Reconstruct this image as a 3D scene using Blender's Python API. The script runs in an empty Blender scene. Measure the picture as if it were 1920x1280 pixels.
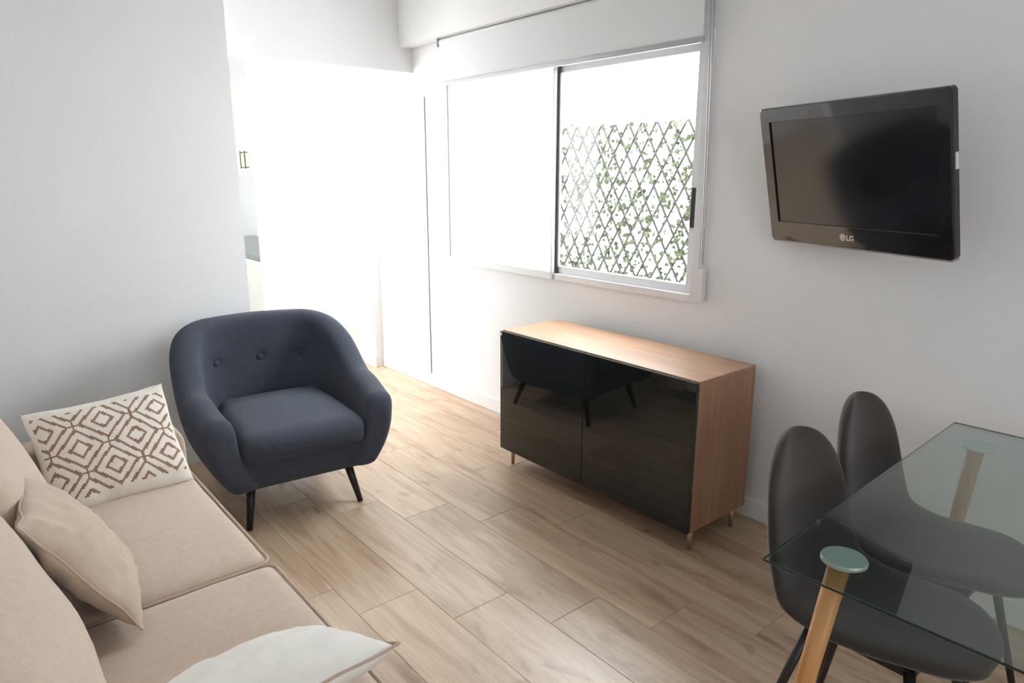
import bpy, bmesh, math, random
from mathutils import Vector, Matrix, noise

R = math.radians
SC = bpy.context.scene
COL = SC.collection
random.seed(7)

# ------------------------------------------------------------------ camera
cam_d = bpy.data.cameras.new('camera')
cam_d.sensor_width = 36.0
cam_d.lens = 1291.3 / 1920 * 36.0
cam_d.clip_start = 0.02
cam = bpy.data.objects.new('camera', cam_d)
COL.objects.link(cam)
YAW, PITCH, ROLL, CAMH = 0.6960, 0.2373, 0.0019, 1.5125
fw = Vector((math.sin(YAW) * math.cos(PITCH), math.cos(YAW) * math.cos(PITCH), -math.sin(PITCH)))
rt = Vector((math.cos(YAW), -math.sin(YAW), 0))
up = rt.cross(fw)
rt2 = rt * math.cos(ROLL) + up * math.sin(ROLL)
up2 = up * math.cos(ROLL) - rt * math.sin(ROLL)
m = Matrix((rt2, up2, -fw)).transposed().to_4x4()
m.translation = (0, 0, CAMH)
cam.matrix_world = m
SC.camera = cam

# ------------------------------------------------------------------ light and exposure
SKY = 21.0            # bright overcast daylight outside
KITCHEN_FILL = 54.0      # fill added at an invented kitchen window (watts)
HALL_FILL = 58.0     # fill added under the hall ceiling (watts)
BACK_FILL = 26.0      # fill added behind the camera (watts)
SC.view_settings.view_transform = 'Standard'
SC.view_settings.look = 'None'
SC.view_settings.gamma = 1.0
SC.view_settings.use_curve_mapping = False
SC.view_settings.exposure = 0.12
w = bpy.data.worlds.new('overcast_sky'); SC.world = w
w.use_nodes = True
bg = w.node_tree.nodes['Background']
bg.inputs[0].default_value = (0.93, 0.97, 1.0, 1)
bg.inputs[1].default_value = SKY


def area(name, loc, rot, sx, sy, power, col=(1, 1, 1), portal=False):
    d = bpy.data.lights.new(name, 'AREA')
    d.shape = 'RECTANGLE'; d.size = sx; d.size_y = sy; d.energy = power; d.color = col
    if portal:
        d.cycles.is_portal = True
    o = bpy.data.objects.new(name, d); COL.objects.link(o)
    o.location = loc; o.rotation_euler = rot
    return o


area('window_portal', (2.80, 2.835, 1.51), (0, R(90), 0), 1.14, 1.96, 1.0, portal=True)
area('kitchen_fill_light', (-0.52, 5.5, 1.55), (0, R(-90), 0), 1.5, 2.6, KITCHEN_FILL, (1.0, 0.995, 0.98))  # added light, unseen, brightens kitchen and hall from the left
area('hall_fill_light', (2.22, 4.66, 2.66), (0, 0, 0), .40, .40, HALL_FILL, (1.0, 0.985, 0.96))  # added light with no fixture, put overhead to brighten the hall
area('rear_fill_light', (0.95, -1.66, 1.60), (R(90), 0, 0), 1.5, 1.2, BACK_FILL, (0.95, 0.98, 1.0))  # added light, unseen, lifts the near end of the room


# ------------------------------------------------------------------ materials
def mat(name, col=(.8, .8, .8), rough=.5, metal=0.0, spec=.5, coat=0.0):
    m = bpy.data.materials.new(name); m.use_nodes = True
    b = m.node_tree.nodes['Principled BSDF']
    b.inputs['Base Color'].default_value = (*col, 1)
    b.inputs['Roughness'].default_value = rough
    b.inputs['Metallic'].default_value = metal
    b.inputs['Specular IOR Level'].default_value = spec
    b.inputs['Coat Weight'].default_value = coat
    return m


def nt(m):
    return m.node_tree.nodes, m.node_tree.links, m.node_tree.nodes['Principled BSDF']


def srgb(r, g, b):
    f = lambda c: (c / 255 / 12.92) if c / 255 <= .04045 else ((c / 255 + .055) / 1.055) ** 2.4
    return (f(r), f(g), f(b))


def coords(N, L, scale, kind='Object', rnd=False):
    tc = N.new('ShaderNodeTexCoord'); mp = N.new('ShaderNodeMapping')
    mp.inputs['Scale'].default_value = scale
    L.new(tc.outputs[kind], mp.inputs['Vector'])
    if rnd:
        oi = N.new('ShaderNodeObjectInfo'); mu = N.new('ShaderNodeMath'); mu.operation = 'MULTIPLY'
        mu.inputs[1].default_value = 57.0
        L.new(oi.outputs['Random'], mu.inputs[0])
        L.new(mu.outputs[0], mp.inputs['Location'])
    return mp


def ramp(N, stops):
    r = N.new('ShaderNodeValToRGB')
    e = r.color_ramp.elements
    while len(e) < len(stops):
        e.new(0.5)
    for i, (p, c) in enumerate(stops):
        e[i].position = p; e[i].color = (*c, 1)
    return r


def bump(N, L, b, src, strength, dist=.002):
    bp = N.new('ShaderNodeBump'); bp.inputs['Strength'].default_value = strength
    bp.inputs['Distance'].default_value = dist
    L.new(src, bp.inputs['Height']); L.new(bp.outputs[0], b.inputs['Normal'])


def plaster(name, col):
    m = mat(name, col, .85, spec=.25); N, L, b = nt(m)
    mp = coords(N, L, (1, 1, 1))
    n = N.new('ShaderNodeTexNoise'); n.inputs['Scale'].default_value = 130; n.inputs['Detail'].default_value = 3
    L.new(mp.outputs[0], n.inputs['Vector'])
    n2 = N.new('ShaderNodeTexNoise'); n2.inputs['Scale'].default_value = 9; n2.inputs['Detail'].default_value = 2
    L.new(mp.outputs[0], n2.inputs['Vector'])
    ad = N.new('ShaderNodeMath'); ad.operation = 'ADD'
    L.new(n.outputs[0], ad.inputs[0]); L.new(n2.outputs[0], ad.inputs[1])
    bump(N, L, b, ad.outputs[0], .25, .002)
    return m


def floorwood():
    m = mat('wood_look_tile', rough=.34, spec=.5); N, L, b = nt(m)
    mp = coords(N, L, (9, .9, 1), rnd=True)
    n = N.new('ShaderNodeTexNoise'); n.inputs['Scale'].default_value = 1.6; n.inputs['Detail'].default_value = 9
    n.inputs['Roughness'].default_value = .62; n.inputs['Distortion'].default_value = .7
    L.new(mp.outputs[0], n.inputs['Vector'])
    r = ramp(N, [(.25, srgb(158, 128, 103)), (.45, srgb(183, 157, 131)), (.6, srgb(197, 173, 148)), (.8, srgb(211, 190, 167))])
    L.new(n.outputs[0], r.inputs[0])
    # fine grain
    mp2 = coords(N, L, (70, 2.2, 1), rnd=True)
    g = N.new('ShaderNodeTexNoise'); g.inputs['Scale'].default_value = 2; g.inputs['Detail'].default_value = 5
    L.new(mp2.outputs[0], g.inputs['Vector'])
    gr = ramp(N, [(.3, (.78, .76, .74)), (.6, (1, 1, 1))])
    L.new(g.outputs[0], gr.inputs[0])
    mx = N.new('ShaderNodeMixRGB'); mx.blend_type = 'MULTIPLY'; mx.inputs[0].default_value = .8
    L.new(r.outputs[0], mx.inputs[1]); L.new(gr.outputs[0], mx.inputs[2])
    # knots and smoky streaks
    mp3 = coords(N, L, (5.5, 2.2, 1), rnd=True)
    k = N.new('ShaderNodeTexNoise'); k.inputs['Scale'].default_value = 1.15; k.inputs['Detail'].default_value = 4
    k.inputs['Distortion'].default_value = 1.4
    L.new(mp3.outputs[0], k.inputs['Vector'])
    kr = ramp(N, [(.62, (1, 1, 1)), (.74, (.58, .49, .42))])
    L.new(k.outputs[0], kr.inputs[0])
    mx2 = N.new('ShaderNodeMixRGB'); mx2.blend_type = 'MULTIPLY'; mx2.inputs[0].default_value = .85
    L.new(mx.outputs[0], mx2.inputs[1]); L.new(kr.outputs[0], mx2.inputs[2])
    # tone of each plank
    oi = N.new('ShaderNodeObjectInfo')
    pr = ramp(N, [(0, (.88, .87, .86)), (1, (1.0, 1.0, 1.0))])
    L.new(oi.outputs['Random'], pr.inputs[0])
    mx3 = N.new('ShaderNodeMixRGB'); mx3.blend_type = 'MULTIPLY'; mx3.inputs[0].default_value = 1
    L.new(mx2.outputs[0], mx3.inputs[1]); L.new(pr.outputs[0], mx3.inputs[2])
    L.new(mx3.outputs[0], b.inputs['Base Color'])
    bump(N, L, b, g.outputs[0], .25, .001)
    return m


def wood(name, dark, light, scale, rough=.45):
    m = mat(name, rough=rough, spec=.4); N, L, b = nt(m)
    mp = coords(N, L, scale)
    n = N.new('ShaderNodeTexNoise'); n.inputs['Scale'].default_value = 1.5; n.inputs['Detail'].default_value = 7
    n.inputs['Distortion'].default_value = .5
    L.new(mp.outputs[0], n.inputs['Vector'])
    r = ramp(N, [(.3, dark), (.7, light)])
    L.new(n.outputs[0], r.inputs[0]); L.new(r.outputs[0], b.inputs['Base Color'])
    return m


def fabric(name, c1, c2, scale=420, bmp=.35, rough=.95, sheen=.25):
    m = mat(name, rough=rough, spec=.15); N, L, b = nt(m)
    mp = coords(N, L, (1, 1, 1))
    n = N.new('ShaderNodeTexNoise'); n.inputs['Scale'].default_value = scale; n.inputs['Detail'].default_value = 3
    n2 = N.new('ShaderNodeTexNoise'); n2.inputs['Scale'].default_value = 45; n2.inputs['Detail'].default_value = 5
    L.new(mp.outputs[0], n.inputs['Vector']); L.new(mp.outputs[0], n2.inputs['Vector'])
    av = N.new('ShaderNodeMixRGB'); av.inputs[0].default_value = .35
    L.new(n.outputs[0], av.inputs[1]); L.new(n2.outputs[0], av.inputs[2])
    r = ramp(N, [(.3, c1), (.7, c2)])
    L.new(av.outputs[0], r.inputs[0]); L.new(r.outputs[0], b.inputs['Base Color'])
    b.inputs['Sheen Weight'].default_value = sheen
    b.inputs['Sheen Roughness'].default_value = .5
    bump(N, L, b, av.outputs[0], bmp, .0015)
    return m


def glass_thin(name, tint, refl=1.0, rough=0.0):
    m = bpy.data.materials.new(name); m.use_nodes = True
    N, L = m.node_tree.nodes, m.node_tree.links
    N.clear()
    out = N.new('ShaderNodeOutputMaterial'); tr = N.new('ShaderNodeBsdfTransparent'); gl = N.new('ShaderNodeBsdfGlossy')
    tr.inputs[0].default_value = (*tint, 1); gl.inputs['Roughness'].default_value = rough
    fr = N.new('ShaderNodeFresnel')
    ge = N.new('ShaderNodeNewGeometry'); io = N.new('ShaderNodeMath'); io.operation = 'MULTIPLY_ADD'
    io.inputs[1].default_value = 1 / 1.5 - 1.5; io.inputs[2].default_value = 1.5     # same reflectance from inside the pane
    L.new(ge.outputs['Backfacing'], io.inputs[0]); L.new(io.outputs[0], fr.inputs[0])
    mu = N.new('ShaderNodeMath'); mu.operation = 'MULTIPLY'; mu.inputs[1].default_value = refl
    mx = N.new('ShaderNodeMixShader')
    L.new(fr.outputs[0], mu.inputs[0]); L.new(mu.outputs[0], mx.inputs[0])
    L.new(tr.outputs[0], mx.inputs[1]); L.new(gl.outputs[0], mx.inputs[2])
    L.new(mx.outputs[0], out.inputs[0])
    return m


def frosted(name):
    m = bpy.data.materials.new(name); m.use_nodes = True
    N, L = m.node_tree.nodes, m.node_tree.links
    N.clear()
    out = N.new('ShaderNodeOutputMaterial'); tl = N.new('ShaderNodeBsdfTranslucent'); df = N.new('ShaderNodeBsdfDiffuse')
    tl.inputs[0].default_value = (.9, .92, .92, 1); df.inputs[0].default_value = (.85, .86, .86, 1)
    mx = N.new('ShaderNodeMixShader'); mx.inputs[0].default_value = .35
    L.new(tl.outputs[0], mx.inputs[1]); L.new(df.outputs[0], mx.inputs[2]); L.new(mx.outputs[0], out.inputs[0])
    return m


def blind_cloth(name):
    m = bpy.data.materials.new(name); m.use_nodes = True
    N, L = m.node_tree.nodes, m.node_tree.links
    N.clear()
    out = N.new('ShaderNodeOutputMaterial'); tl = N.new('ShaderNodeBsdfTranslucent'); df = N.new('ShaderNodeBsdfDiffuse')
    tl.inputs[0].default_value = (.8, .82, .84, 1); df.inputs[0].default_value = (.84, .85, .86, 1)
    mx = N.new('ShaderNodeMixShader'); mx.inputs[0].default_value = .85
    L.new(tl.outputs[0], mx.inputs[1]); L.new(df.outputs[0], mx.inputs[2]); L.new(mx.outputs[0], out.inputs[0])
    return m


def diamond_fabric():
    """woven cream cloth with nested brown diamonds, drawn from the cushion's UVs on a coarse stitch grid"""
    m = fabric('woven_diamond_cloth', srgb(222, 214, 203), srgb(238, 232, 223), 500, .3); N, L, b = nt(m)
    base = b.inputs['Base Color'].links[0].from_socket
    tc = N.new('ShaderNodeTexCoord'); sep = N.new('ShaderNodeSeparateXYZ')
    L.new(tc.outputs['UV'], sep.inputs[0])

    def M(op, a, b_=None, c=None):
        n = N.new('ShaderNodeMath'); n.operation = op
        for i, v in enumerate((a, b_, c)):
            if v is None:
                continue
            if isinstance(v, (int, float)):
                n.inputs[i].default_value = v
            else:
                L.new(v, n.inputs[i])
        return n.outputs[0]
    ux = M('DIVIDE', M('FLOOR', M('MULTIPLY', sep.outputs[0], 84)), 84)
    uy = M('DIVIDE', M('FLOOR', M('MULTIPLY', sep.outputs[1], 66)), 66)
    a = M('MULTIPLY_ADD', ux, 2.44, .33)
    c = M('MULTIPLY_ADD', uy, -2.17, 1.65)
    # rotated lattice coordinates: p = a + c, q = a - c ; one square cell per diamond
    pq = [M('ADD', a, c), M('SUBTRACT', a, c)]
    f = [M('ABSOLUTE', M('SUBTRACT', M('FRACT', v), .5)) for v in pq]
    dist = M('MAXIMUM', f[0], f[1])      # 0 at cell centre, .5 on the lattice

    def ring(r, w_):
        return M('LESS_THAN', M('ABSOLUTE', M('SUBTRACT', dist, r)), w_)
    r1 = ring(.395, .036)
    r2 = ring(.175, .036)
    mn = M('MINIMUM', f[0], f[1])
    node = M('GREATER_THAN', mn, .36)
    lat = M('MULTIPLY', M('LESS_THAN', M('ABSOLUTE', M('SUBTRACT', f[0], f[1])), .04), node)
    tot = M('MAXIMUM', M('MAXIMUM', r1, r2), lat)
    inside = M('LESS_THAN', M('ABSOLUTE', M('SUBTRACT', uy, .51)), .405)
    inx = M('LESS_THAN', M('ABSOLUTE', M('SUBTRACT', ux, .5)), .47)
    tot = M('MULTIPLY', M('MULTIPLY', tot, inside), inx)
    mx = N.new('ShaderNodeMixRGB'); L.new(tot, mx.inputs[0]); L.new(base, mx.inputs[1])
    mx.inputs[2].default_value = (*srgb(148, 118, 100), 1)
    L.new(mx.outputs[0], b.inputs['Base Color'])
    return m


WHITE = plaster('white_plaster', (.80, .80, .805))
CEIL = plaster('white_ceiling', (.82, .82, .82))
GLOSSW = mat('white_glazed_skirting', (.80, .80, .79), .3)
DOORW = mat('white_lacquer', (.82, .82, .82), .35)
PVC = mat('white_aluminium', (.74, .74, .75), .35)
ALU = mat('grey_aluminium', (.42, .42, .43), .35, .4)
DARK = mat('dark_rubber', (.035, .03, .035), .5)
BLACKP = mat('black_plastic', (.02, .02, .022), .35)
FLOORW = floorwood()
GROUT = mat('grout', srgb(176, 156, 136), .9)
OAK = wood('oak_veneer', srgb(150, 114, 88), srgb(172, 136, 108), (26, 1.6, 26), .34)
OAKV = wood('oak_veneer_upright', srgb(150, 110, 84), srgb(172, 132, 103), (26, 26, 1.4), .4)
BEECH = wood('beech', srgb(176, 124, 74), srgb(204, 150, 96), (30, 30, 2.5), .4)
LEGM = mat('brushed_champagne_metal', srgb(190, 160, 138), .35, .7)
DOORG = mat('smoked_glass_door', (.008, .0105, .0095), .03, spec=.65)
SOFA = fabric('beige_linen', srgb(184, 163, 147), srgb(206, 187, 170), 520, .3)
SOFAP = fabric('beige_linen_piping', srgb(176, 154, 138), srgb(196, 175, 158), 520, .2)
BEIGE = fabric('beige_cotton', srgb(180, 160, 142), srgb(198, 179, 160), 640, .2)
CREAM = fabric('cream_cotton', srgb(222, 218, 210), srgb(236, 233, 226), 640, .2)
NAVY = fabric('slate_blue_wool', srgb(59, 63, 73), srgb(74, 79, 91), 700, .25, sheen=.08)
GREY = fabric('taupe_grey_velvet', srgb(54, 48, 45), srgb(62, 55, 52), 500, .12, sheen=.3)
WENGE = mat('black_stained_wood', (.012, .01, .01), .4)
BLACKM = mat('black_metal', (.012, .011, .011), .4)
TGLASS = glass_thin('table_glass', (.80, .86, .84), 1.35)
TEDGE = mat('green_glass_edge', (.01, .035, .028), .1)
PANE = glass_thin('window_glass', (.96, .97, .97), .4)
FROST = frosted('frosted_glass')
CLOTHB = blind_cloth('blind_cloth')
DIAM = diamond_fabric()
DISC = mat('polished_steel', (.82, .88, .87), .38, .55)
TVB = mat('gloss_black_plastic', (.012, .012, .013), .06, coat=.3)
TVS = mat('lcd_screen', (.010, .0105, .012), .11)
SILVER = mat('silver_print', (.65, .65, .66), .3, .6)
TRIM = mat('grey_trim', (.35, .33, .33), .3, .3)
KITCH = mat('cream_lacquer', (.46, .49, .36), .4)
KSIDE = mat('pale_grey_lacquer', (.30, .31, .29), .5)
KTOP = mat('dark_worktop', (.05, .075, .072), .18)
LEAF = mat('ivy_leaf', (.052, .063, .030), .6, spec=.2)
STICK = mat('willow_stick', (.044, .041, .038), .9, spec=.1)
PATIO = mat('pale_patio_concrete', (.62, .61, .58), .9)

# ------------------------------------------------------------------ helpers


def link_mesh(name, me, material=None, parent=None, smooth=False, loc=None, rot=None):
    if material is not None:
        mats = material if isinstance(material, (list, tuple)) else [material]
        me.materials.clear()
        for mm in mats:
            me.materials.append(mm)
    o = bpy.data.objects.new(name, me); COL.objects.link(o)
    if parent is not None:
        o.parent = parent
    if smooth:
        for p in me.polygons:
            p.use_smooth = True
    if loc is not None:
        o.location = loc
    if rot is not None:
        o.rotation_euler = rot
    return o


def obj(name, bm, material=None, parent=None, smooth=False, loc=None, rot=None):
    me = bpy.data.meshes.new(name)
    bmesh.ops.recalc_face_normals(bm, faces=bm.faces)
    bm.to_mesh(me); bm.free()
    return link_mesh(name, me, material, parent, smooth, loc, rot)


def struct(name, bm, material, smooth=False):
    o = obj(name, bm, material, None, smooth); o['kind'] = 'structure'
    return o


def thing(name, label, cat, loc=(0, 0, 0), rz=0.0, group=None):
    o = bpy.data.objects.new(name, None); COL.objects.link(o)
    o.empty_display_size = .1
    o.location = loc; o.rotation_euler = (0, 0, rz)
    return tag(o, label, cat, group)


def tag(o, label, cat, group=None):
    o['label'] = label; o['category'] = cat
    if group:
        o['group'] = group
    return o


def box(bm, x0, x1, y0, y1, z0, z1, bev=0.0, seg=2):
    r = bmesh.ops.create_cube(bm, size=1.0)
    vs = r['verts']
    for v in vs:
        v.co = Vector((x0 if v.co.x < 0 else x1, y0 if v.co.y < 0 else y1, z0 if v.co.z < 0 else z1))
    if bev > 0:
        es = list({e for v in vs for e in v.link_edges})
        bmesh.ops.bevel(bm, geom=es, offset=bev, segments=seg, profile=.7, affect='EDGES', clamp_overlap=True)
    return bm


def bx(*a, **k):
    return box(bmesh.new(), *a, **k)


def tube(bm, pts, rad, n=12, cap=True):
    """tube through points; rad is a number or a list"""
    pts = [Vector(p) for p in pts]
    rs = rad if isinstance(rad, (list, tuple)) else [rad] * len(pts)
    rings = []
    ref = None
    for i, p in enumerate(pts):
        t = (pts[min(i + 1, len(pts) - 1)] - pts[max(i - 1, 0)]).normalized()
        if ref is None:
            ref = Vector((0, 0, 1)) if abs(t.z) < .9 else Vector((1, 0, 0))
        u = (ref - t * ref.dot(t)).normalized(); ref = u
        v = t.cross(u)
        rings.append([bm.verts.new(p + (u * math.cos(2 * math.pi * k / n) + v * math.sin(2 * math.pi * k / n)) * rs[i]) for k in range(n)])
    for a, b in zip(rings, rings[1:]):
        for k in range(n):
            bm.faces.new((a[k], a[(k + 1) % n], b[(k + 1) % n], b[k]))
    if cap:
        bm.faces.new(rings[0][::-1]); bm.faces.new(rings[-1])
    return bm


def closed_tube(bm, pts, rad, n=8):
    pts = [Vector(p) for p in pts]; m_ = len(pts)
    rings = []
    for i, p in enumerate(pts):
        t = (pts[(i + 1) % m_] - pts[i - 1]).normalized()
        ref = Vector((0, 0, 1)) if abs(t.z) < .9 else Vector((1, 0, 0))
        u = (ref - t * ref.dot(t)).normalized(); v = t.cross(u)
        rings.append([bm.verts.new(p + (u * math.cos(2 * math.pi * k / n) + v * math.sin(2 * math.pi * k / n)) * rad) for k in range(n)])
    for i in range(m_):
        a, b = rings[i], rings[(i + 1) % m_]
        for k in range(n):
            bm.faces.new((a[k], a[(k + 1) % n], b[(k + 1) % n], b[k]))
    return bm


def soft_box(hx, hy, hz, r, bulge=(0, 0, 0), n=14, wob=0.0, seed=0):
    """rounded cushion block centred on the origin, half sizes hx hy hz"""
    bm = bmesh.new()
    bmesh.ops.create_cube(bm, size=2.0)
    bmesh.ops.subdivide_edges(bm, edges=bm.edges[:], cuts=n, use_grid_fill=True)
    for v in bm.verts:
        q = Vector((math.sin(v.co.x * math.pi / 2), math.sin(v.co.y * math.pi / 2), math.sin(v.co.z * math.pi / 2)))
        p = Vector((q.x * hx, q.y * hy, q.z * hz))
        c = Vector((max(-hx + r, min(hx - r, p.x)), max(-hy + r, min(hy - r, p.y)), max(-hz + r, min(hz - r, p.z))))
        d = p - c
        if d.length > 1e-6:
            p = c + d.normalized() * r
        fx, fy, fz = 1 - (p.x / hx) ** 2, 1 - (p.y / hy) ** 2, 1 - (p.z / hz) ** 2
        fx, fy, fz = max(fx, 0), max(fy, 0), max(fz, 0)
        p.x += math.copysign(bulge[0] * fy * fz, p.x) * min(1, abs(p.x) / hx * 1.2)
        p.y += math.copysign(bulge[1] * fx * fz, p.y) * min(1, abs(p.y) / hy * 1.2)
        p.z += math.copysign(bulge[2] * fx * fy, p.z) * min(1, abs(p.z) / hz * 1.2)
        if wob:
            p += noise.noise_vector(p * 7 + Vector((seed, 0, 0))) * wob
        v.co = p
    return bm


def pillow_mesh(name, hw, hh, T, pinch=.07, n=34, seed=0, wrinkle=.006, mats=None, expo=.55, split=False):
    """scatter cushion: two puffed sheets joined along a seam, with UVs on both"""
    bm = bmesh.new(); uvl = bm.loops.layers.uv.new('UVMap')

    def pos(i, j, s):
        u = math.sin((i / n * 2 - 1) * math.pi / 2); v = math.sin((j / n * 2 - 1) * math.pi / 2)
        x = hw * u * (1 - pinch * (1 - v * v)); y = hh * v * (1 - pinch * (1 - u * u))
        t = (max(0, 1 - abs(u) ** 2.2) * max(0, 1 - abs(v) ** 2.2)) ** expo
        p = Vector((x, y, s * T * t))
        nz = noise.noise_vector(Vector((u * 2.2 + seed, v * 2.2, s * 3.1)))
        k = noise.noise(Vector((u * 5 + seed, v * 5, s * 7.7)))
        edge = (1 - t) * .8 + .25
        p += Vector((nz.x, nz.y, nz.z)) * wrinkle * edge + Vector((0, 0, s * k * wrinkle * 1.2 * min(1, t * 2)))
        return p
    grid = {}
    for s in (1, -1):
        for i in range(n + 1):
            for j in range(n + 1):
                b = i in (0, n) or j in (0, n)
                if s == -1 and b:
                    grid[(s, i, j)] = grid[(1, i, j)]; continue
                grid[(s, i, j)] = bm.verts.new(pos(i, j, s))
        for i in range(n):
            for j in range(n):
                ids = [(i, j), (i + 1, j), (i + 1, j + 1), (i, j + 1)]
                if s == -1:
                    ids = ids[::-1]
                try:
                    f = bm.faces.new([grid[(s, *q)] for q in ids])
                except ValueError:
                    continue
                f.smooth = True
                if split and s == -1:
                    f.material_index = 1
                for lp, (a, c) in zip(f.loops, ids):
                    lp[uvl].uv = ((math.sin((a / n * 2 - 1) * math.pi / 2) + 1) / 2, (math.sin((c / n * 2 - 1) * math.pi / 2) + 1) / 2)
    me = bpy.data.meshes.new(name); bm.to_mesh(me); bm.free()
    return me


def pillow_seam(hw, hh, pinch, n=34, seed=0, wrinkle=.006, rad=.003):
    pts = []
    ring = [(i, 0) for i in range(n)] + [(n, j) for j in range(n)] + [(n - i, n) for i in range(n)] + [(0, n - j) for j in range(n)]
    for i, j in ring:
        u = math.sin((i / n * 2 - 1) * math.pi / 2); v = math.sin((j / n * 2 - 1) * math.pi / 2)
        p = Vector((hw * u * (1 - pinch * (1 - v * v)), hh * v * (1 - pinch * (1 - u * u)), 0))
        nz = noise.noise_vector(Vector((u * 2.2 + seed, v * 2.2, 3.1)))
        p += nz * wrinkle * 1.05
        pts.append(p)
    # drop doubled corner points
    out = [pts[0]]
    for p in pts[1:]:
        if (p - out[-1]).length > .0015:
            out.append(p)
    return closed_tube(bmesh.new(), out, rad, 6)


def frame_matrix(center, e1, e2):
    e1 = Vector(e1).normalized(); e2 = Vector(e2); e2 = (e2 - e1 * e2.dot(e1)).normalized()
    m = Matrix((e1, e2, e1.cross(e2))).transposed().to_4x4()
    m.translation = center
    return m


def copy_tree(o, parent=None):
    c = o.copy(); COL.objects.link(c); c.parent = parent
    for ch in list(o.children):
        copy_tree(ch, c)
    return c


# ------------------------------------------------------------------ the room shell
XW = 2.67          # window wall
XL = -0.36         # wall behind the sofa
YF = 3.75          # far wall of the sitting area
YB = -1.70         # wall behind the photographer
YLIN = 4.25        # lintel over the way to the kitchen
ZC = 2.70
YH = 5.10          # wall at the end of the hall
YK = 7.30          # end of the kitchen
XK = -0.60
TH = .15
XE = 1.272         # free end of the far wall

WY0, WY1, WZ0, WZ1 = 1.865, 3.80, 0.955, 2.11     # window opening

# floor slab with planks
floor = struct('floor', bx(XL - .4, XW + .15, YB - .15, YK + .15, -.12, -.0014), GROUT)
PW, PL = .2445, .97
me_cache = {}


def plank_mesh(w_, l_):
    k = (round(w_, 3), round(l_, 3))
    if k not in me_cache:
        b = bx(-w_ / 2 + .001, w_ / 2 - .001, -l_ / 2 + .001, l_ / 2 - .001, -.010, 0, bev=.0006, seg=1)
        me = bpy.data.meshes.new('plank')
        bmesh.ops.recalc_face_normals(b, faces=b.faces)
        b.to_mesh(me); b.free(); me.materials.append(FLOORW)
        me_cache[k] = me
    return me_cache[k]


offs = {0: .62, 1: .25, 2: 1.99, 3: 1.755, 4: 1.52, 5: 1.28, 6: 2.00, 7: 1.66, 8: 1.15}
col_i = 0
xs0 = .958 - 6 * PW
for i in range(13):
    x0 = xs0 + i * PW; x1 = x0 + PW
    x0c, x1c = max(x0, XL), min(x1, XW)
    if x1c - x0c < .02:
        continue
    k = i - 4
    joint = offs.get(k, .3 + .37 * i)
    yend = YF + .12 if x1 < XE else YH
    y = joint - math.ceil((joint - YB) / PL) * PL
    while y < yend + (2.2 if False else 0):
        y0, y1 = max(y, YB), min(y + PL, yend)
        if y1 - y0 > .02:
            o = bpy.data.objects.new('plank', plank_mesh(x1c - x0c, y1 - y0)); COL.objects.link(o)
            o.location = ((x0c + x1c) / 2, (y0 + y1) / 2, random.uniform(-.0003, .0003)); o.parent = floor
        y += PL
# kitchen floor beyond (one slab of the same tile, out of sight)
kf = obj('tile_field', bx(XK, 1.9, YF + .12, YK, -.01, -.0005), FLOORW, floor)
kf['kind'] = 'stuff'

# window wall with its opening
b = bmesh.new()
box(b, XW, XW + TH, YB - TH, WY0, 0, ZC)
box(b, XW, XW + TH, WY1, YK + TH, 0, ZC)
box(b, XW, XW + TH, WY0, WY1, 0, WZ0)
box(b, XW, XW + TH, WY0, WY1, WZ1, ZC)
struct('wall_right', b, WHITE)
struct('wall_far', bx(XL, XE, YF, YF + .12, 0, ZC), WHITE)
struct('wall_lintel', bx(XE - .3, XW, YLIN, YLIN + .12, 2.182, ZC), WHITE)
struct('wall_left', bx(XL - TH, XL, YB - TH, YF + .12, 0, ZC), WHITE)
b = bmesh.new()
box(b, XL - TH, .18, YB - TH, YB, 0, ZC)
box(b, 1.72, XW + TH, YB - TH, YB, 0, ZC)
box(b, .18, 1.72, YB - TH, YB, 0, .98)
box(b, .18, 1.72, YB - TH, YB, 2.22, ZC)
struct('wall_back', b, WHITE)
struct('ceiling', bx(XK - .2, XW + TH, YB - TH, YK + TH, ZC, ZC + .15), CEIL)
# beam along the window wall that carries the roller blind
struct('trim_1', bx(2.566, XW, YB, YLIN, 2.335, ZC, bev=.004), WHITE)
# hall and kitchen beyond
b = bmesh.new()
box(b, 1.872, 2.60, YH, YH + .10, 0, ZC)
box(b, 2.60, XW, 4.815, YH + .10, 0, ZC)
struct('wall_hall', b, WHITE)
struct('wall_kitchen', bx(XK - TH, XW, YK, YK + TH, 0, ZC), WHITE)
b = bmesh.new()
box(b, XK - TH, XK, YF - .2, 4.2, 0, ZC)
box(b, XK - TH, XK, 6.8, YK + TH, 0, ZC)
box(b, XK - TH, XK, 4.2, 6.8, 0, .8)
box(b, XK - TH, XK, 4.2, 6.8, 2.3, ZC)
box(b, XK, XL, YF - .15, YF + .12, 0, ZC)
struct('wall_kitchen_left', b, WHITE)

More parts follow.
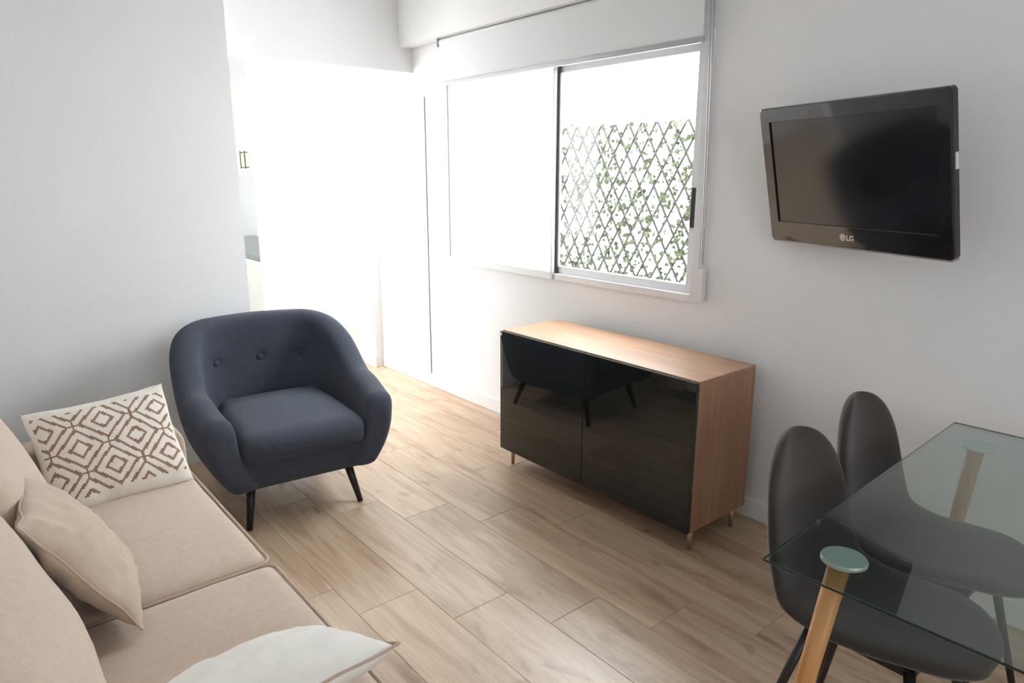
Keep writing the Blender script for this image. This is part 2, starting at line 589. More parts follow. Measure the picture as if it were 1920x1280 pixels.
# skirting tiles along the window wall and in the hall
bb = struct('baseboard_right', bx(XW - .004, XW + .0005, YB, 4.81, 0, .085), GROUT)
y = YB + .05
sk = {}
while y < 4.81:
    y1 = min(y + PL, 4.81)
    kx = round(y1 - y, 3)
    if kx not in sk:
        bm_ = bx(-.011, 0, .001, y1 - y - .001, .001, .092, bev=.004, seg=2)
        me = bpy.data.meshes.new('skirting_tile')
        bmesh.ops.recalc_face_normals(bm_, faces=bm_.faces)
        bm_.to_mesh(me); bm_.free(); me.materials.append(GLOSSW); sk[kx] = me
    o = bpy.data.objects.new('skirting_tile', sk[kx]); COL.objects.link(o)
    o.location = (XW, y, 0); o.parent = bb
    y += PL
b = bmesh.new()
box(b, 1.872, 2.60, YH - .011, YH, 0, .092, bev=.004)
struct('baseboard_hall', b, GLOSSW)
struct('baseboard_jog', bx(2.589, 2.60, 4.804, YH - .011, 0, .092, bev=.004), GLOSSW)
struct('baseboard_far', bx(XL, XE + .011, YF - .011, YF, 0, .092, bev=.004), GLOSSW)

# flush white door in the window wall at the hall
d = struct('door_1', bx(XW - .006, XW + .001, 4.118, 4.80, .095, 2.02, bev=.002, seg=1), DOORW)
gap = obj('gap', bx(XW - .0015, XW + .001, 4.109, 4.118, .095, 2.02), mat('shadow_gap', (.12, .12, .12), .9), d)
for z in (1.138, 1.052):
    lk = tube(bmesh.new(), [(XW - .011, 4.148, z), (XW - .004, 4.148, z)], .011, 16)
    obj('lock_cylinder', lk, ALU, d)

# window: fixed frame, two sliding sashes
win = thing('window_1', 'white aluminium sliding window', 'window', (0, 0, 0)); del win['label']; del win['category']
win['kind'] = 'structure'
b = bmesh.new()
FX0, FX1 = XW - .022, XW + .09
FZ0, FZ1 = .94, 2.115
FY0, FY1 = 1.85, 3.815
box(b, FX0, FX1, FY0, FY0 + .04, FZ0, FZ1, bev=.003)
box(b, FX0, FX1, FY1 - .04, FY1, FZ0, FZ1, bev=.003)
box(b, FX0, FX1, FY0 + .04, FY1 - .04, FZ0, FZ0 + .035, bev=.003)
box(b, FX0, FX1, FY0 + .04, FY1 - .04, FZ1 - .04, FZ1, bev=.003)
obj('frame', b, PVC, win)


def sash(y0, y1, x0, x1, pane_mat, st, rail, name):
    b = bmesh.new()
    z0, z1 = FZ0 + .03, FZ1 - .035
    box(b, x0, x1, y0, y0 + st[0], z0, z1, bev=.002)
    box(b, x0, x1, y1 - st[1], y1, z0, z1, bev=.002)
    box(b, x0, x1, y0 + st[0], y1 - st[1], z0, z0 + rail, bev=.002)
    box(b, x0, x1, y0 + st[0], y1 - st[1], z1 - rail, z1, bev=.002)
    s = obj(name, b, PVC, win)
    xm = (x0 + x1) / 2
    obj('pane', bx(xm - .003, xm + .003, y0 + st[0] - .004, y1 - st[1] + .004, z0 + rail - .004, z1 - rail + .004), pane_mat, s)
    return s


s1 = sash(FY0 + .035, 2.85, XW + .004, XW + .034, PANE, (.05, .035), .045, 'sash')
# dark gasket of the open meeting stile and inner edges of the glazing
b = bmesh.new()
box(b, XW - .006, XW + .004, 2.795, 2.815, FZ0 + .03, FZ1 - .035)
obj('gasket', b, DARK, s1)
lock = obj('latch', bx(XW - .010, XW + .006, 1.897, 1.923, 1.28, 1.458, bev=.002), BLACKP, s1)
s2 = sash(2.815, FY1 - .002, XW - .03, XW - .004, FROST, (.012, .0006), .012, 'sash')
s2['label'] = 'closed sash with white frosted pane'
# cover strip of the left sash reaching down over the sill
obj('sash_edge', bx(XW - .034, XW - .028, 2.808, 2.816, FZ0 + .004, FZ1 - .03), ALU, s2)
obj('lower_panel', bx(XW - .03, XW - .023, 2.816, FY1 - .002, FZ0, FZ0 + .032, bev=.002), PVC, s2)

# kitchen window out of sight, invented to explain the bright hall
kw = struct('window_added_kitchen', bx(XK - .08, XK - .07, 4.2, 6.8, .8, 2.3), FROST)

# unseen window invented behind the camera: opaque panel closing its opening
struct('window_added_back', bx(.18, 1.72, YB - .06, YB - .05, .98, 2.22), DOORW)

# outside: patio
struct('floor_patio', bx(XW + TH, 9.0, -6, 12, -.3, -.12), PATIO)

# ------------------------------------------------------------------ roller blind
bl = thing('roller_blind', 'white roller blind half rolled up above the sliding window', 'blind', (2.612, 2.84, 0))
obj('roller', tube(bmesh.new(), [(0, -.985, 2.312), (0, .985, 2.312)], .019, 20), CLOTHB, bl, True)
obj('cloth', bx(-.0195, -.0180, -.975, .975, 2.075, 2.312), CLOTHB, bl)
obj('bottom_bar', bx(-.025, -.012, -.982, .982, 2.052, 2.078, bev=.003), ALU, bl)
for s in (-1, 1):
    obj('bracket', bx(-.026, .026, s * .99 - .004, s * .99 + .004, 2.285, 2.3345, bev=.002), ALU if s > 0 else PVC, bl)
ch = bmesh.new()
tube(ch, [(-.012, -.999, 2.31), (.02, -1.014, 1.12)], .0022, 6)
tube(ch, [(.012, -.999, 2.31), (.032, -1.014, 1.12)], .0022, 6)
obj('chain', ch, TRIM, bl)
obj('chain_tensioner', bx(.014, .045, -1.028, -1.005, .952, 1.105, bev=.003), PVC, bl)

# ------------------------------------------------------------------ trellis outside
TX = 3.62
tr = thing('ivy_trellis', 'leafy willow lattice trellis standing outside the window', 'trellis', (TX, 3.1, 0))
zt0, zt1 = .05, 1.84
hgt = zt1 - zt0
slope = 1.72           # rise over run of a stick
run = hgt / slope
step = .118
yb0, yb1 = -1.5, 1.6
tr_b = []
for sgn, xo in ((1, -.006), (-1, .006)):
    me = bpy.data.meshes.new('stick')
    bm_ = bmesh.new()
    tube(bm_, [(xo, 0, zt0), (xo, sgn * run, zt1)], .0088, 6)
    bmesh.ops.recalc_face_normals(bm_, faces=bm_.faces)
    bm_.to_mesh(me); bm_.free(); me.materials.append(STICK)
    y = yb0 - (run if sgn > 0 else 0)
    while y < yb1 + (0 if sgn > 0 else run):
        # whole sticks only
        o = bpy.data.objects.new('stick', me); COL.objects.link(o)
        o.location = (0, y, 0); o.parent = tr
        y += step
bm_ = bmesh.new()
rl = random.Random(3)


def leaf(bm, p, size, rot):
    out = [(0, 0, 0), (.35, .28, .05), (.5, .75, 0), (.18, .72, .06), (0, 1.15, -.05), (-.18, .72, .06), (-.5, .75, 0), (-.35, .28, .05)]
    vs = [bm.verts.new(p + rot @ (Vector(q) * size)) for q in out]
    for a, c in ((1, 2), (2, 3), (3, 4), (4, 5), (5, 6), (6, 7)):
        bm.faces.new((vs[0], vs[a], vs[c]))


for k in range(8000):
    yy = rl.uniform(-1.5, 1.6); zz = zt0 + (zt1 - zt0) * rl.random()
    dens = .45 + .4 * (1 - (zz - zt0) / hgt) + .35 * max(0, -yy - .1) + .25 * noise.noise(Vector((yy * 3, zz * 3, 0)))
    if rl.random() > dens:
        continue
    e = Matrix.Rotation(rl.uniform(0, 6.28), 3, 'X') @ Matrix.Rotation(rl.uniform(-.9, .9), 3, 'Y') @ Matrix(((0, 0, 1), (1, 0, 0), (0, 1, 0)))
    leaf(bm_, Vector((rl.uniform(-.05, .02), yy, zz)), rl.uniform(.022, .044), e)
lv = obj('leaves', bm_, LEAF, tr); lv['kind'] = 'stuff'

# ------------------------------------------------------------------ sideboard
SX0, SX1, SY0, SY1, SZ0, SZ1 = 2.178, 2.572, 1.480, 2.680, .10, .741
cx, cy = (SX0 + SX1) / 2, (SY0 + SY1) / 2
sb = thing('sideboard', 'oak sideboard with two dark glossy glass doors under the window', 'sideboard', (cx, cy, 0))
hx, hy = (SX1 - SX0) / 2, (SY1 - SY0) / 2
t = .02
obj('top_panel', bx(-hx, hx, -hy, hy, SZ1 - t, SZ1, bev=.0015, seg=1), OAK, sb)
obj('bottom_panel', bx(-hx, hx, -hy + t, hy - t, SZ0, SZ0 + t), OAK, sb)
for s in (-1, 1):
    y0, y1 = (-hy, -hy + t) if s < 0 else (hy - t, hy)
    obj('side_panel', bx(-hx, hx, y0, y1, SZ0, SZ1 - t, bev=.001, seg=1), OAKV, sb)
obj('back_panel', bx(hx - .008, hx - .002, -hy + t, hy - t, SZ0 + t, SZ1 - t), OAKV, sb)
obj('divider', bx(-hx + .005, hx - .01, -.008, .008, SZ0 + t, SZ1 - t), OAKV, sb)
for s in (-1, 1):
    y0, y1 = (-hy + .001, -.0018) if s < 0 else (.0018, hy - .001)
    dr = obj('door', bx(-hx - .0195, -hx - .0015, y0, y1, SZ0 + .001, SZ1 - .004, bev=.001, seg=1), DOORG, sb)
    if s > 0:
        pass
        obj('sticker', bx(-hx - .0202, -hx - .0194, hy - .016, hy - .003, SZ1 - .026, SZ1 - .010), mat('white_sticker', (.8, .8, .8), .5), dr)
for sx in (-1, 1):
    for sy in (-1, 1):
        lg = tube(bmesh.new(), [(sx * (hx - .045), sy * (hy - .03), .0), (sx * (hx - .045), sy * (hy - .03), SZ0)], [.009, .0125], 16)
        obj('leg', lg, LEGM, sb, True)

# ------------------------------------------------------------------ television on its swivel arm
tv = thing('television', 'black flat screen television on a tilted wall mount', 'television')
TW, THh = .792, .513
TVY, TVT = R(-19.0), R(13.4)
n_ = Vector((-math.cos(TVY) * math.cos(TVT), -math.sin(TVY) * math.cos(TVT), -math.sin(TVT)))
r_ = Vector((math.sin(TVY), -math.cos(TVY), 0))
u_ = n_.cross(r_)
if u_.z < 0:
    u_ = -u_
tm = Matrix((r_, u_, r_.cross(u_))).transposed().to_4x4()
tm.translation = (2.44, 1.136, 1.508)
tv.matrix_world = tm
# local: x right as seen by the viewer, y up, z towards the viewer
hw, hh = TW / 2, THh / 2
b = bmesh.new()
SXH, SB, ST = hw - .048, -hh + .078, hh - .052

def rr2(x0, x1, y0, y1, r, z, k=6):
    return [Vector((cx_ + r * math.cos(R(a0 + 90 * i / k)), cy_ + r * math.sin(R(a0 + 90 * i / k)), z)) for cx_, cy_, a0 in
            ((x1 - r, y1 - r, 0), (x0 + r, y1 - r, 90), (x0 + r, y0 + r, 180), (x1 - r, y0 + r, 270)) for i in range(k + 1)]


loops = [rr2(-SXH, SXH, SB, ST, .001, -.012), rr2(-SXH, SXH, SB, ST, .001, -.001), rr2(-SXH - .001, SXH + .001, SB - .001, ST + .001, .002, 0),
         rr2(-hw + .005, hw - .005, -hh + .005, hh - .005, .014, 0), rr2(-hw + .0015, hw - .0015, -hh + .0015, hh - .0015, .016, -.002),
         rr2(-hw, hw, -hh, hh, .017, -.006), rr2(-hw, hw, -hh, hh, .017, -.026), rr2(-hw + .012, hw - .012, -hh + .012, hh - .012, .012, -.040)]
vl = [[b.verts.new(p) for p in lp] for lp in loops]
for l0, l1 in zip(vl, vl[1:]):
    for k in range(len(l0)):
        b.faces.new((l0[k], l0[(k + 1) % len(l0)], l1[(k + 1) % len(l0)], l1[k]))
b.faces.new(vl[-1])
bez = obj('bezel', b, TVB, tv)
obj('screen', bx(-SXH - .001, SXH + .001, SB - .001, ST + .001, -.02, -.0065), TVS, tv)
b = bmesh.new()
box(b, -hw + .05, hw - .05, -hh + .05, hh - .05, -.062, -.0395, bev=.008)
obj('rear_housing', b, BLACKP, tv)
obj('lower_trim', bx(-hw + .006, hw - .006, -hh - .004, -hh + .003, -.03, -.002, bev=.002), TRIM, tv)
obj('side_button', bx(hw - .001, hw + .003, .02, .07, -.022, -.010, bev=.001), SILVER, tv)
# emblem and letters on the lower bezel
lc = (-.028, -hh + .040)
emb = bmesh.new()
bmesh.ops.create_cone(emb, cap_ends=True, segments=24, radius1=.0125, radius2=.0125, depth=.001, matrix=Matrix.Translation((lc[0], lc[1], .0006)))
obj('emblem', emb, SILVER, tv)
arc = bmesh.new()
pts = [(lc[0] + .0085 * math.cos(R(a)), lc[1] + .0085 * math.sin(R(a)), .0012) for a in range(80, 361, 20)] + [(lc[0] + .001, lc[1], .0012)]
tube(arc, pts, .0008, 5)
tube(arc, [(lc[0], lc[1] + .005, .0012), (lc[0], lc[1] - .0045, .0012), (lc[0] + .003, lc[1] - .0045, .0012)], .0008, 5)
obj('emblem_lines', arc, BLACKP, tv)
fc = bpy.data.curves.new('letters', 'FONT'); fc.body = 'LG'; fc.size = .026; fc.extrude = .0004; fc.offset = .0006
fo = bpy.data.objects.new('letters_tmp', fc); COL.objects.link(fo)
me = bpy.data.meshes.new_from_object(fo.evaluated_get(bpy.context.evaluated_depsgraph_get()))
bpy.data.objects.remove(fo)
link_mesh('lettering', me, SILVER, tv, loc=(lc[0] + .017, lc[1] - .0095, .0008))
# wall bracket
inv = tm.inverted()
wp = Vector((XW - .012, 1.20, 1.50))
b = bmesh.new()
box(b, XW - .014, XW, 1.11, 1.29, 1.40, 1.60, bev=.003)
b.transform(inv)
obj('wall_plate', b, BLACKM, tv)
b = bmesh.new()
tube(b, [inv @ wp, (0, 0, -.058)], .016, 12)
obj('mount_arm', b, BLACKM, tv)

# ------------------------------------------------------------------ sofa
sf = thing('sofa', 'beige two-seat fabric sofa in the lower left', 'sofa', (.15, 1.78, 0))
# local: x forward, y along
FXs = .45            # front of seat at x .60
obj('base', soft_box(.40, .89, .115, .02, n=8).copy() if False else bx(-.40, FXs - .03, -.885, .885, .10, .30, bev=.02), SOFA, sf)
for s in (-1, 1):
    b = bmesh.new()
    # arm: slim padded panel with a rounded front top corner
    prof = [(-.42, .08), (FXs - .02, .08), (FXs + .015, .12)]
    prof += [(FXs + .02, .48)]
    for a in range(0, 91, 10):
        prof.append((FXs - .08 + .10 * math.cos(R(a)), .515 + .10 * math.sin(R(a))))
    prof += [(-.42, .615)]
    y0, y1 = (s * .885, s * 1.01)
    lo, hi = min(y0, y1), max(y0, y1)
    va = [b.verts.new((x, lo, z)) for x, z in prof]; vb = [b.verts.new((x, hi, z)) for x, z in prof]
    b.faces.new(va); b.faces.new(vb[::-1])
    for i in range(len(prof)):
        j = (i + 1) % len(prof)
        b.faces.new((va[i], vb[i], vb[j], va[j]))
    bmesh.ops.recalc_face_normals(b, faces=b.faces)
    es = [e for e in b.edges if abs(e.verts[0].co.y - e.verts[1].co.y) < 1e-6]
    bmesh.ops.bevel(b, geom=es, offset=.02, segments=4, profile=.6, affect='EDGES', clamp_overlap=True)
    obj('arm', b, SOFA, sf, True)
obj('back_frame', bx(-.43, -.24, -.885, .885, .12, .70, bev=.03), SOFA, sf)


def rrect(hx_, hy_, r, z, k=6):
    pts = []
    for cx_, cy_, a0 in ((hx_ - r, hy_ - r, 0), (-hx_ + r, hy_ - r, 90), (-hx_ + r, -hy_ + r, 180), (hx_ - r, -hy_ + r, 270)):
        for i in range(k + 1):
            a = R(a0 + 90 * i / k)
            pts.append(Vector((cx_ + r * math.cos(a), cy_ + r * math.sin(a), z)))
    # densify
    out = []
    for a, c in zip(pts, pts[1:] + pts[:1]):
        n__ = max(1, int((c - a).length / .04))
        out += [a.lerp(c, i / n__) for i in range(n__)]
    return out


for s in (-1, 1):
    hxs, hys, hzs = .355, .4385, .078
    c = obj('seat_cushion', soft_box(hxs, hys, hzs, .035, bulge=(0.006, .002, .014), n=18, wob=.003, seed=s * 5), SOFA, sf, True,
            loc=(FXs - hxs, s * .4425, .30 + hzs))
    for zz in (hzs - .012, -hzs + .012):
        pt = rrect(hxs + .001, hys + .001, .035, zz)
        obj('piping', closed_tube(bmesh.new(), pt, .0045, 6), SOFAP, c, True)
for s in (-1, 1):
    b = soft_box(.105, .425, .215, .09, bulge=(.035, .01, .02), n=20, wob=.006, seed=11 + s * 3)
    c = obj('back_cushion', b, SOFA, sf, True, loc=(-.150 - (.035 if s < 0 else 0), s * .435, .650), rot=(0, R(-20), 0))
for sx in (-.36, FXs - .09):
    for sy in (-.82, .82):
        obj('leg', tube(bmesh.new(), [(sx, sy, 0), (sx, sy, .11)], [.016, .022], 14), WENGE, sf, True)

# ------------------------------------------------------------------ scatter cushions
SEAT = .468


def pillow(name, label, center, e1, e2, hw, hh, T, material, **kw):
    split = isinstance(material, (list, tuple))
    seamcol = kw.pop('seam', None)
    me = pillow_mesh(name, hw, hh, T, split=split, **kw)
    p = link_mesh(name, me, material)
    p.matrix_world = frame_matrix(center, e1, e2)
    tag(p, label, 'cushion', 'scatter cushions on the sofa')
    if seamcol:
        obj('seam', pillow_seam(hw, hh, kw.get('pinch', .07), seed=kw.get('seed', 0), wrinkle=kw.get('wrinkle', .006)), seamcol, p, True)
    return p


pillow('patterned_cushion', 'cream cushion with a brown nested diamond pattern leaning on the far arm',
       (.358, 2.555, .604), (1, .035, .05), (-.04, .19, .29), .215, .186, .066, DIAM, seed=2, pinch=.05)
pillow('plain_cushion', 'plain beige cushion leaning between the two back cushions',
       (.162, 1.826, .630), (.10, .99, -.05), (-.53, .10, .84), .186, .186, .066, BEIGE, seed=9, pinch=.05, wrinkle=.008, seam=SOFAP)
pillow('cream_cushion', 'cream white cushion with beige back leaning on the near sofa arm',
       (.318, 1.165, .568), (1, .06, .0), (.0, -.31, .14), .240, .19, .075, (CREAM, BEIGE), seed=4, pinch=.06, wrinkle=.006, seam=SOFAP)

# ------------------------------------------------------------------ armchair
ac = thing('armchair', 'dark slate blue tub armchair with buttoned back and black legs', 'armchair', (1.160, 3.114, 0), R(-6.1))


def lerp(a, b_, t_):
    return a + (b_ - a) * t_


def interp(keys, u):
    for (u0, v0), (u1, v1) in zip(keys, keys[1:]):
        if u <= u1:
            f = (u - u0) / (u1 - u0)
            f = f * f * (3 - 2 * f) if not isinstance(v0, Vector) else f
            return v0 + (v1 - v0) * f
    return keys[-1][1]


# plan path of the shell (right half mirrored), at seat level
half = [(.268, -.335), (.281, -.22), (.290, -.08), (.293, .06), (.284, .18), (.246, .272), (.165, .320), (.06, .335), (0, .336)]


def catmull(P, n):
    out = []
    P = [Vector((*q, 0)) for q in P]
    for i in range(len(P) - 1):
        p0 = P[max(i - 1, 0)]; p1 = P[i]; p2 = P[i + 1]; p3 = P[min(i + 2, len(P) - 1)]
        for k in range(n):
            t_ = k / n
            out.append(.5 * ((2 * p1) + (p2 - p0) * t_ + (2 * p0 - 5 * p1 + 4 * p2 - p3) * t_ ** 2 + (3 * p1 - p0 - 3 * p2 + p3) * t_ ** 3))
    out.append(P[-1])
    return out


full = half + [(-x, y) for x, y in half[-2::-1]]
path = catmull(full, 5)
L_ = [0]
for a, c in zip(path, path[1:]):
    L_.append(L_[-1] + (c - a).length)
tot = L_[-1]
hk = [(0, .545), (.15, .580), (.385, .822), (.5, .828)]
bk = [(0, .085), (.2, .088), (.35, .085), (.5, .075)]       # outward lean of the top
tk = [(0, .064), (.2, .064), (.35, .066), (.5, .066)]       # half thickness near the top
b = bmesh.new()
rings = []
cnt = len(path)


def section(P, nrm, H, lean, th, scale=1.0):
    zb, zt = .215, H - th * .8
    pts = []
    N_ = 9
    inner, outer = [], []
    for k in range(N_ + 1):
        f = k / N_
        z = lerp(zb, zt, f)
        mid = lean * (f ** .85) + .022 * math.sin(math.pi * f)
        tt = lerp(th * .95, th, f)
        inner.append((mid - tt - .006 * math.sin(math.pi * f), z)); outer.append((mid + tt, z))
    top = []
    mt = lean
    for k in range(1, 8):
        a = math.pi - math.pi * k / 8
        top.append((mt + th * math.cos(a), zt + th * .8 * math.sin(a)))
    bot = []
    for k in range(1, 6):
        a = -math.pi * k / 6
        bot.append((lerp(0, 0, 0) + th * .95 * math.cos(a), zb + .025 * math.sin(a)))
    prof = inner + top + outer[::-1] + bot
    cz = (zb + zt) / 2; cm = lean * .5
    return [b.verts.new(P + nrm * (lerp(cm, n__, scale)) + Vector((0, 0, lerp(cz, z, scale)))) for n__, z in prof]


secs = []
for i, P in enumerate(path):
    t_ = (path[min(i + 1, cnt - 1)] - path[max(i - 1, 0)]).normalized()
    nrm = Vector((t_.y, -t_.x, 0))
    if nrm.dot(P) < 0:
        nrm = -nrm
    u = L_[i] / tot; um = min(u, 1 - u)
    H, lean, th = interp(hk, um), interp(bk, um), interp(tk, um)
    secs.append((P, nrm, H, lean, th, t_))


def cap_secs(sec, sgn):
    P, nrm, H, lean, th, t_ = sec
    out = []
    for f in (1.0, .8, .5, .2):
        s_ = math.sqrt(max(0, 1 - f * f)) if f < 1 else .12
        out.append((P + t_ * sgn * .055 * f, nrm, H, lean, th, s_))
    return out


for (P, nrm, H, lean, th, s_) in cap_secs(secs[0], -1):
    rings.append(section(P, nrm, H, lean, th, s_ * .35 + .65 if s_ < .99 else s_))
for (P, nrm, H, lean, th, t_) in secs:
    rings.append(section(P, nrm, H, lean, th))
for (P, nrm, H, lean, th, s_) in cap_secs(secs[-1], 1)[::-1]:
    rings.append(section(P, nrm, H, lean, th, s_ * .35 + .65))
for a, c in zip(rings, rings[1:]):
    for k in range(len(a)):
        b.faces.new((a[k], a[(k + 1) % len(a)], c[(k + 1) % len(a)], c[k]))
b.faces.new(rings[0][::-1]); b.faces.new(rings[-1])
bmesh.ops.recalc_face_normals(b, faces=b.faces)
# seat deck, flaring forward a little to the front rail
r = bmesh.ops.create_cube(b, size=1.0)
for v in r['verts']:
    v.co = Vector((.30 * (1 if v.co.x > 0 else -1) * (1.03 if v.co.z > 0 else .95), (-.375 if v.co.z > 0 else -.335) if v.co.y < 0 else .30, .335 if v.co.z > 0 else .185))
es = list({e for v in r['verts'] for e in v.link_edges})
bmesh.ops.bevel(b, geom=es, offset=.025, segments=3, profile=.6, affect='EDGES')
tmp = obj('shell_tmp', b, NAVY)
md = tmp.modifiers.new('r', 'REMESH'); md.mode = 'VOXEL'; md.voxel_size = .0105
md = tmp.modifiers.new('s', 'SMOOTH'); md.factor = .5; md.iterations = 7
dg = bpy.context.evaluated_depsgraph_get(); dg.update()
me = bpy.data.meshes.new_from_object(tmp.evaluated_get(dg))
bpy.data.objects.remove(tmp)
me.name = 'shell'
# button tufts: pull the inside of the back in around each button
BZ = .615
btn = []
for bx_ in (-.19, 0, .19):
    best = None
    for v in me.vertices:
        if v.co.y > .05 and v.normal.y < -.5 and abs(v.co.x - bx_) < .02 and abs(v.co.z - BZ) < .015:
            if best is None or v.co.y < best.co.y:
                best = v
    if best is not None:
        btn.append((Vector(best.co), Vector(best.normal)))
for v in me.vertices:
    if v.normal.y < .1:
        for c, n__ in btn:
            d_ = (v.co - c).length
            if d_ < .12:
                v.co -= n__ * (.013 * math.exp(-(d_ / .022) ** 2) + .006 * math.exp(-(d_ / .06) ** 2))
link_mesh('shell', me, NAVY, ac, True)
for c, n__ in btn:
    bmb = bmesh.new()
    bmesh.ops.create_uvsphere(bmb, u_segments=16, v_segments=8, radius=1)
    for v in bmb.verts:
        v.co = Vector((v.co.x * .0165, v.co.y * .0165, v.co.z * .009))
    o = obj('button', bmb, NAVY, ac, True, loc=c - n__ * .011)
    o.rotation_euler = n__.to_track_quat('Z', 'Y').to_euler()
b = soft_box(.268, .315, .066, .05, bulge=(.016, .020, .020), n=18, wob=.003, seed=3)
for v in b.verts:          # narrower to the back
    f = (v.co.y + .315) / .63
    v.co.x *= 1.02 - .10 * f
obj('seat_cushion', b, NAVY, ac, True, loc=(0, -.085, .385))
for sx in (-1, 1):
    for sy, yt, yb in ((-1, -.25, -.31), (1, .25, .32)):
        lg = tube(bmesh.new(), [(sx * .255, yb, 0), (sx * .215, yt, .21)], [.0125, .022], 16)
        obj('leg', lg, WENGE, ac, True)

# ------------------------------------------------------------------ dining chairs


def make_chair():
    root = thing('dining_chair', '', 'chair')
    # side profile from the front lip to the top of the back: (y, z), facing -y
    prof = [(-.235, .440), (-.21, .458), (-.13, .466), (-.03, .455), (.07, .447), (.145, .453), (.192, .482), (.222, .545), (.240, .62), (.255, .70), (.268, .775), (.277, .835), (.282, .868)]
    P = catmull(prof, 4)
    LL = [0]
    for a, c in zip(P, P[1:]):
        LL.append(LL[-1] + (c - a).length)

    def at(s_):
        s_ = max(0, min(1, s_)) * LL[-1]
        for k_ in range(len(P) - 1):
            if s_ <= LL[k_ + 1] + 1e-9:
                f_ = (s_ - LL[k_]) / (LL[k_ + 1] - LL[k_])
                return P[k_].lerp(P[k_ + 1], f_), (P[min(k_ + 2, len(P) - 1)] - P[max(k_ - 1, 0)]).normalized()
        return P[-1], (P[-1] - P[-2]).normalized()
    n_v, n_u = 48, 20
    b = bmesh.new(); sheets = {}
    for i in range(n_v + 1):
        v_ = -math.cos(math.pi * i / n_v)           # -1 front lip, +1 top of the back
        s_ = (v_ + 1) / 2
        q, t_ = at(s_)
        nn = Vector((0, -t_.y, t_.x))
        half_w = .208 * max(0, 1 - abs(v_) ** (5.0 if v_ < 0 else 4.2)) ** .5
        half_w *= 1 - .10 * max(0, min(1, (s_ - .5) / .5)) ** 1.5
        dish = .020 + .022 * max(0, min(1, (s_ - .35) / .25))
        for k in range(n_u + 1):
            u = math.sin((k / n_u * 2 - 1) * math.pi / 2)
            rim = i in (0, n_v) or k in (0, n_u)
            th = .021 * (max(0, 1 - abs(u) ** 6) ** .5) * (max(0, 1 - abs(v_) ** 14) ** .5)
            base = Vector((u * half_w, q.x, q.y)) + nn * dish * u * u * (half_w / .208)
            for sd in (1, -1):
                if rim and sd == -1:
                    sheets[(sd, i, k)] = sheets[(1, i, k)]
                else:
                    sheets[(sd, i, k)] = b.verts.new(base + nn * th * sd)
    for sd in (1, -1):
        for i in range(n_v):
            for k in range(n_u):
                ids = [sheets[(sd, i, k)], sheets[(sd, i, k + 1)], sheets[(sd, i + 1, k + 1)], sheets[(sd, i + 1, k)]]
                try:
                    b.faces.new(ids if sd > 0 else ids[::-1])
                except ValueError:
                    pass
    bmesh.ops.remove_doubles(b, verts=b.verts[:], dist=.0004)
    obj('shell', b, GREY, root, True)
    obj('seat_plate', bx(-.12, .12, -.12, .13, .405, .425, bev=.004), BLACKM, root)
    for sx in (-1, 1):
        for y0, y1 in ((-.11, -.20), (.12, .215)):
            lg = tube(bmesh.new(), [(sx * .115, y0, .42), (sx * .20, y1, 0)], [.013, .0095], 12)
            obj('leg', lg, BLACKM, root, True)
    return root


c1 = make_chair()
c1['label'] = 'taupe grey upholstered dining chair at the table corner nearer the sofa'
c1['group'] = 'dining chairs at the glass table'
c1.location = (1.665, .560, 0); c1.rotation_euler = (0, 0, R(0))
c2 = copy_tree(c1)
c2['label'] = 'taupe grey upholstered dining chair nearer the window wall, behind the other'
c2.location = (2.100, .590, 0); c2.rotation_euler = (0, 0, R(0))

# ------------------------------------------------------------------ glass dining table
tb = thing('dining_table', 'clear glass dining table with splayed beech legs', 'table', (1.21, .644, 0), R(2.1))
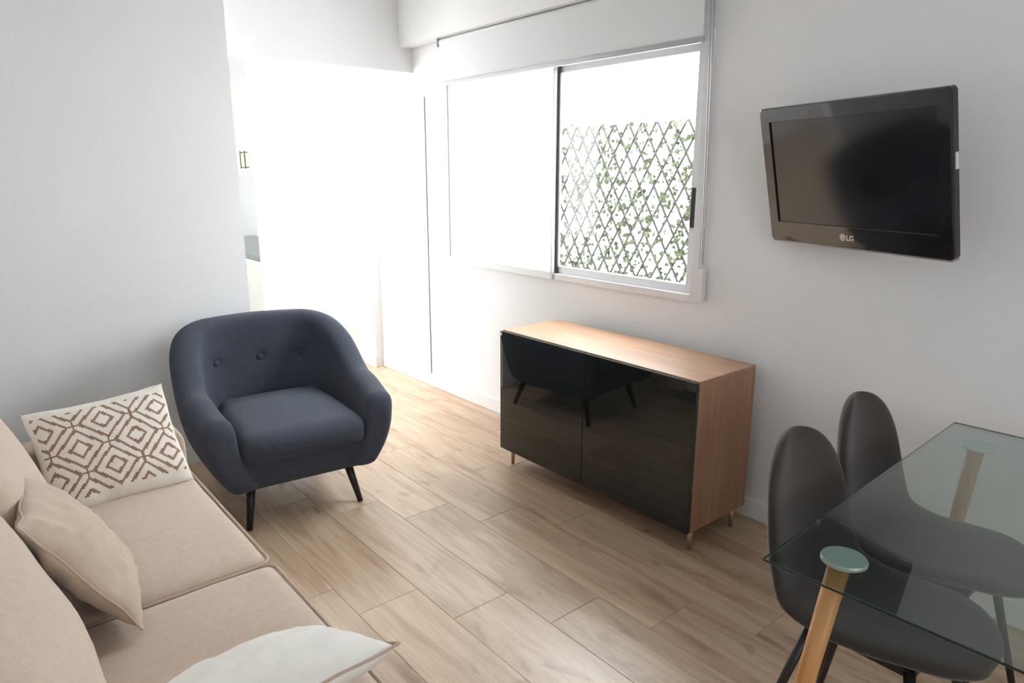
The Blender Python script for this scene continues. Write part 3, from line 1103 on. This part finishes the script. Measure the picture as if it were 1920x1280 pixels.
# local: x to the right along the long side, y away from the camera; corner at origin
TLX, TLY, TZ = 1.208, .80, .75
b = bx(0, TLX, -TLY, 0, TZ - .008, TZ, bev=.0015, seg=1)
gt = obj('glass_top', b, [TGLASS, TEDGE], tb)
for p in gt.data.polygons:
    if abs(p.normal.z) < .5:
        p.material_index = 1
for sx, sy in ((0, 0), (1, 0), (0, 1), (1, 1)):
    x = .143 if sx == 0 else TLX - .143
    y = -.105 if sy == 0 else -TLY + .105
    ox = -1 if sx == 0 else 1
    oy = 1 if sy == 0 else -1
    lg = tube(bmesh.new(), [(x + ox * .085, y + oy * .08, 0), (x + ox * .005, y + oy * .005, TZ - .022)], [.0175, .022], 20)
    l_ = obj('leg', lg, BEECH, tb, True)
    dsk = bmesh.new()
    prof = [(.0, TZ - .0085), (.044, TZ - .0085), (.046, TZ - .012), (.046, TZ - .017), (.040, TZ - .021), (.022, TZ - .024), (.0, TZ - .024)]
    rr = []
    for rad, z in prof[1:-1]:
        rr.append([dsk.verts.new((x + rad * math.cos(2 * math.pi * k / 32), y + rad * math.sin(2 * math.pi * k / 32), z)) for k in range(32)])
    for a, c in zip(rr, rr[1:]):
        for k in range(32):
            dsk.faces.new((a[k], a[(k + 1) % 32], c[(k + 1) % 32], c[k]))
    dsk.faces.new(rr[0][::-1]); dsk.faces.new(rr[-1])
    obj('mounting_disc', dsk, DISC, l_)

# ------------------------------------------------------------------ kitchen units seen through the opening
def kitchen_handle(x, y, z0, z1, parent):
    b = bmesh.new()
    tube(b, [(x, y, z0), (x, y, z1)], .005, 8)
    for z in (z0 + .012, z1 - .012):
        tube(b, [(x, y, z), (x + .03, y, z)], .004, 8)
    obj('handle', b, BLACKM, parent)


kb = thing('kitchen_base_cabinet', 'pale grey kitchen base cabinet seen past the wall end', 'cabinet', (1.92, 6.205, 0))
obj('body', bx(0, .60, -1.0, 1.0, .10, .865), KSIDE, kb)
obj('plinth', bx(.04, .60, -1.0, 1.0, 0, .10), KSIDE, kb)
for k in range(4):
    dd = obj('door', bx(-.018, -.001, -.998 + k * .5, -.502 + k * .5, .105, .86, bev=.002), KSIDE, kb)
wt = obj('kitchen_worktop', bx(1.895, 2.55, 5.2, 7.2, .866, .902, bev=.002), KTOP)
tag(wt, 'dark kitchen worktop on the pale grey base cabinet', 'worktop')
ku = thing('kitchen_wall_cabinet', 'cream kitchen wall cabinet with a pair of black bar handles', 'cabinet', (2.22, 6.26, 0))
obj('body', bx(0, .43, -.55, .55, 1.50, 2.30), KITCH, ku)
for s in (-1, 1):
    y0, y1 = (-.548, -.0015) if s < 0 else (.0015, .548)
    dd = obj('door', bx(-.018, -.001, y0, y1, 1.502, 2.298, bev=.002), KITCH, ku)
    kitchen_handle(-.048, s * .055, 1.56, 1.71, dd)

bpy.context.view_layer.update()
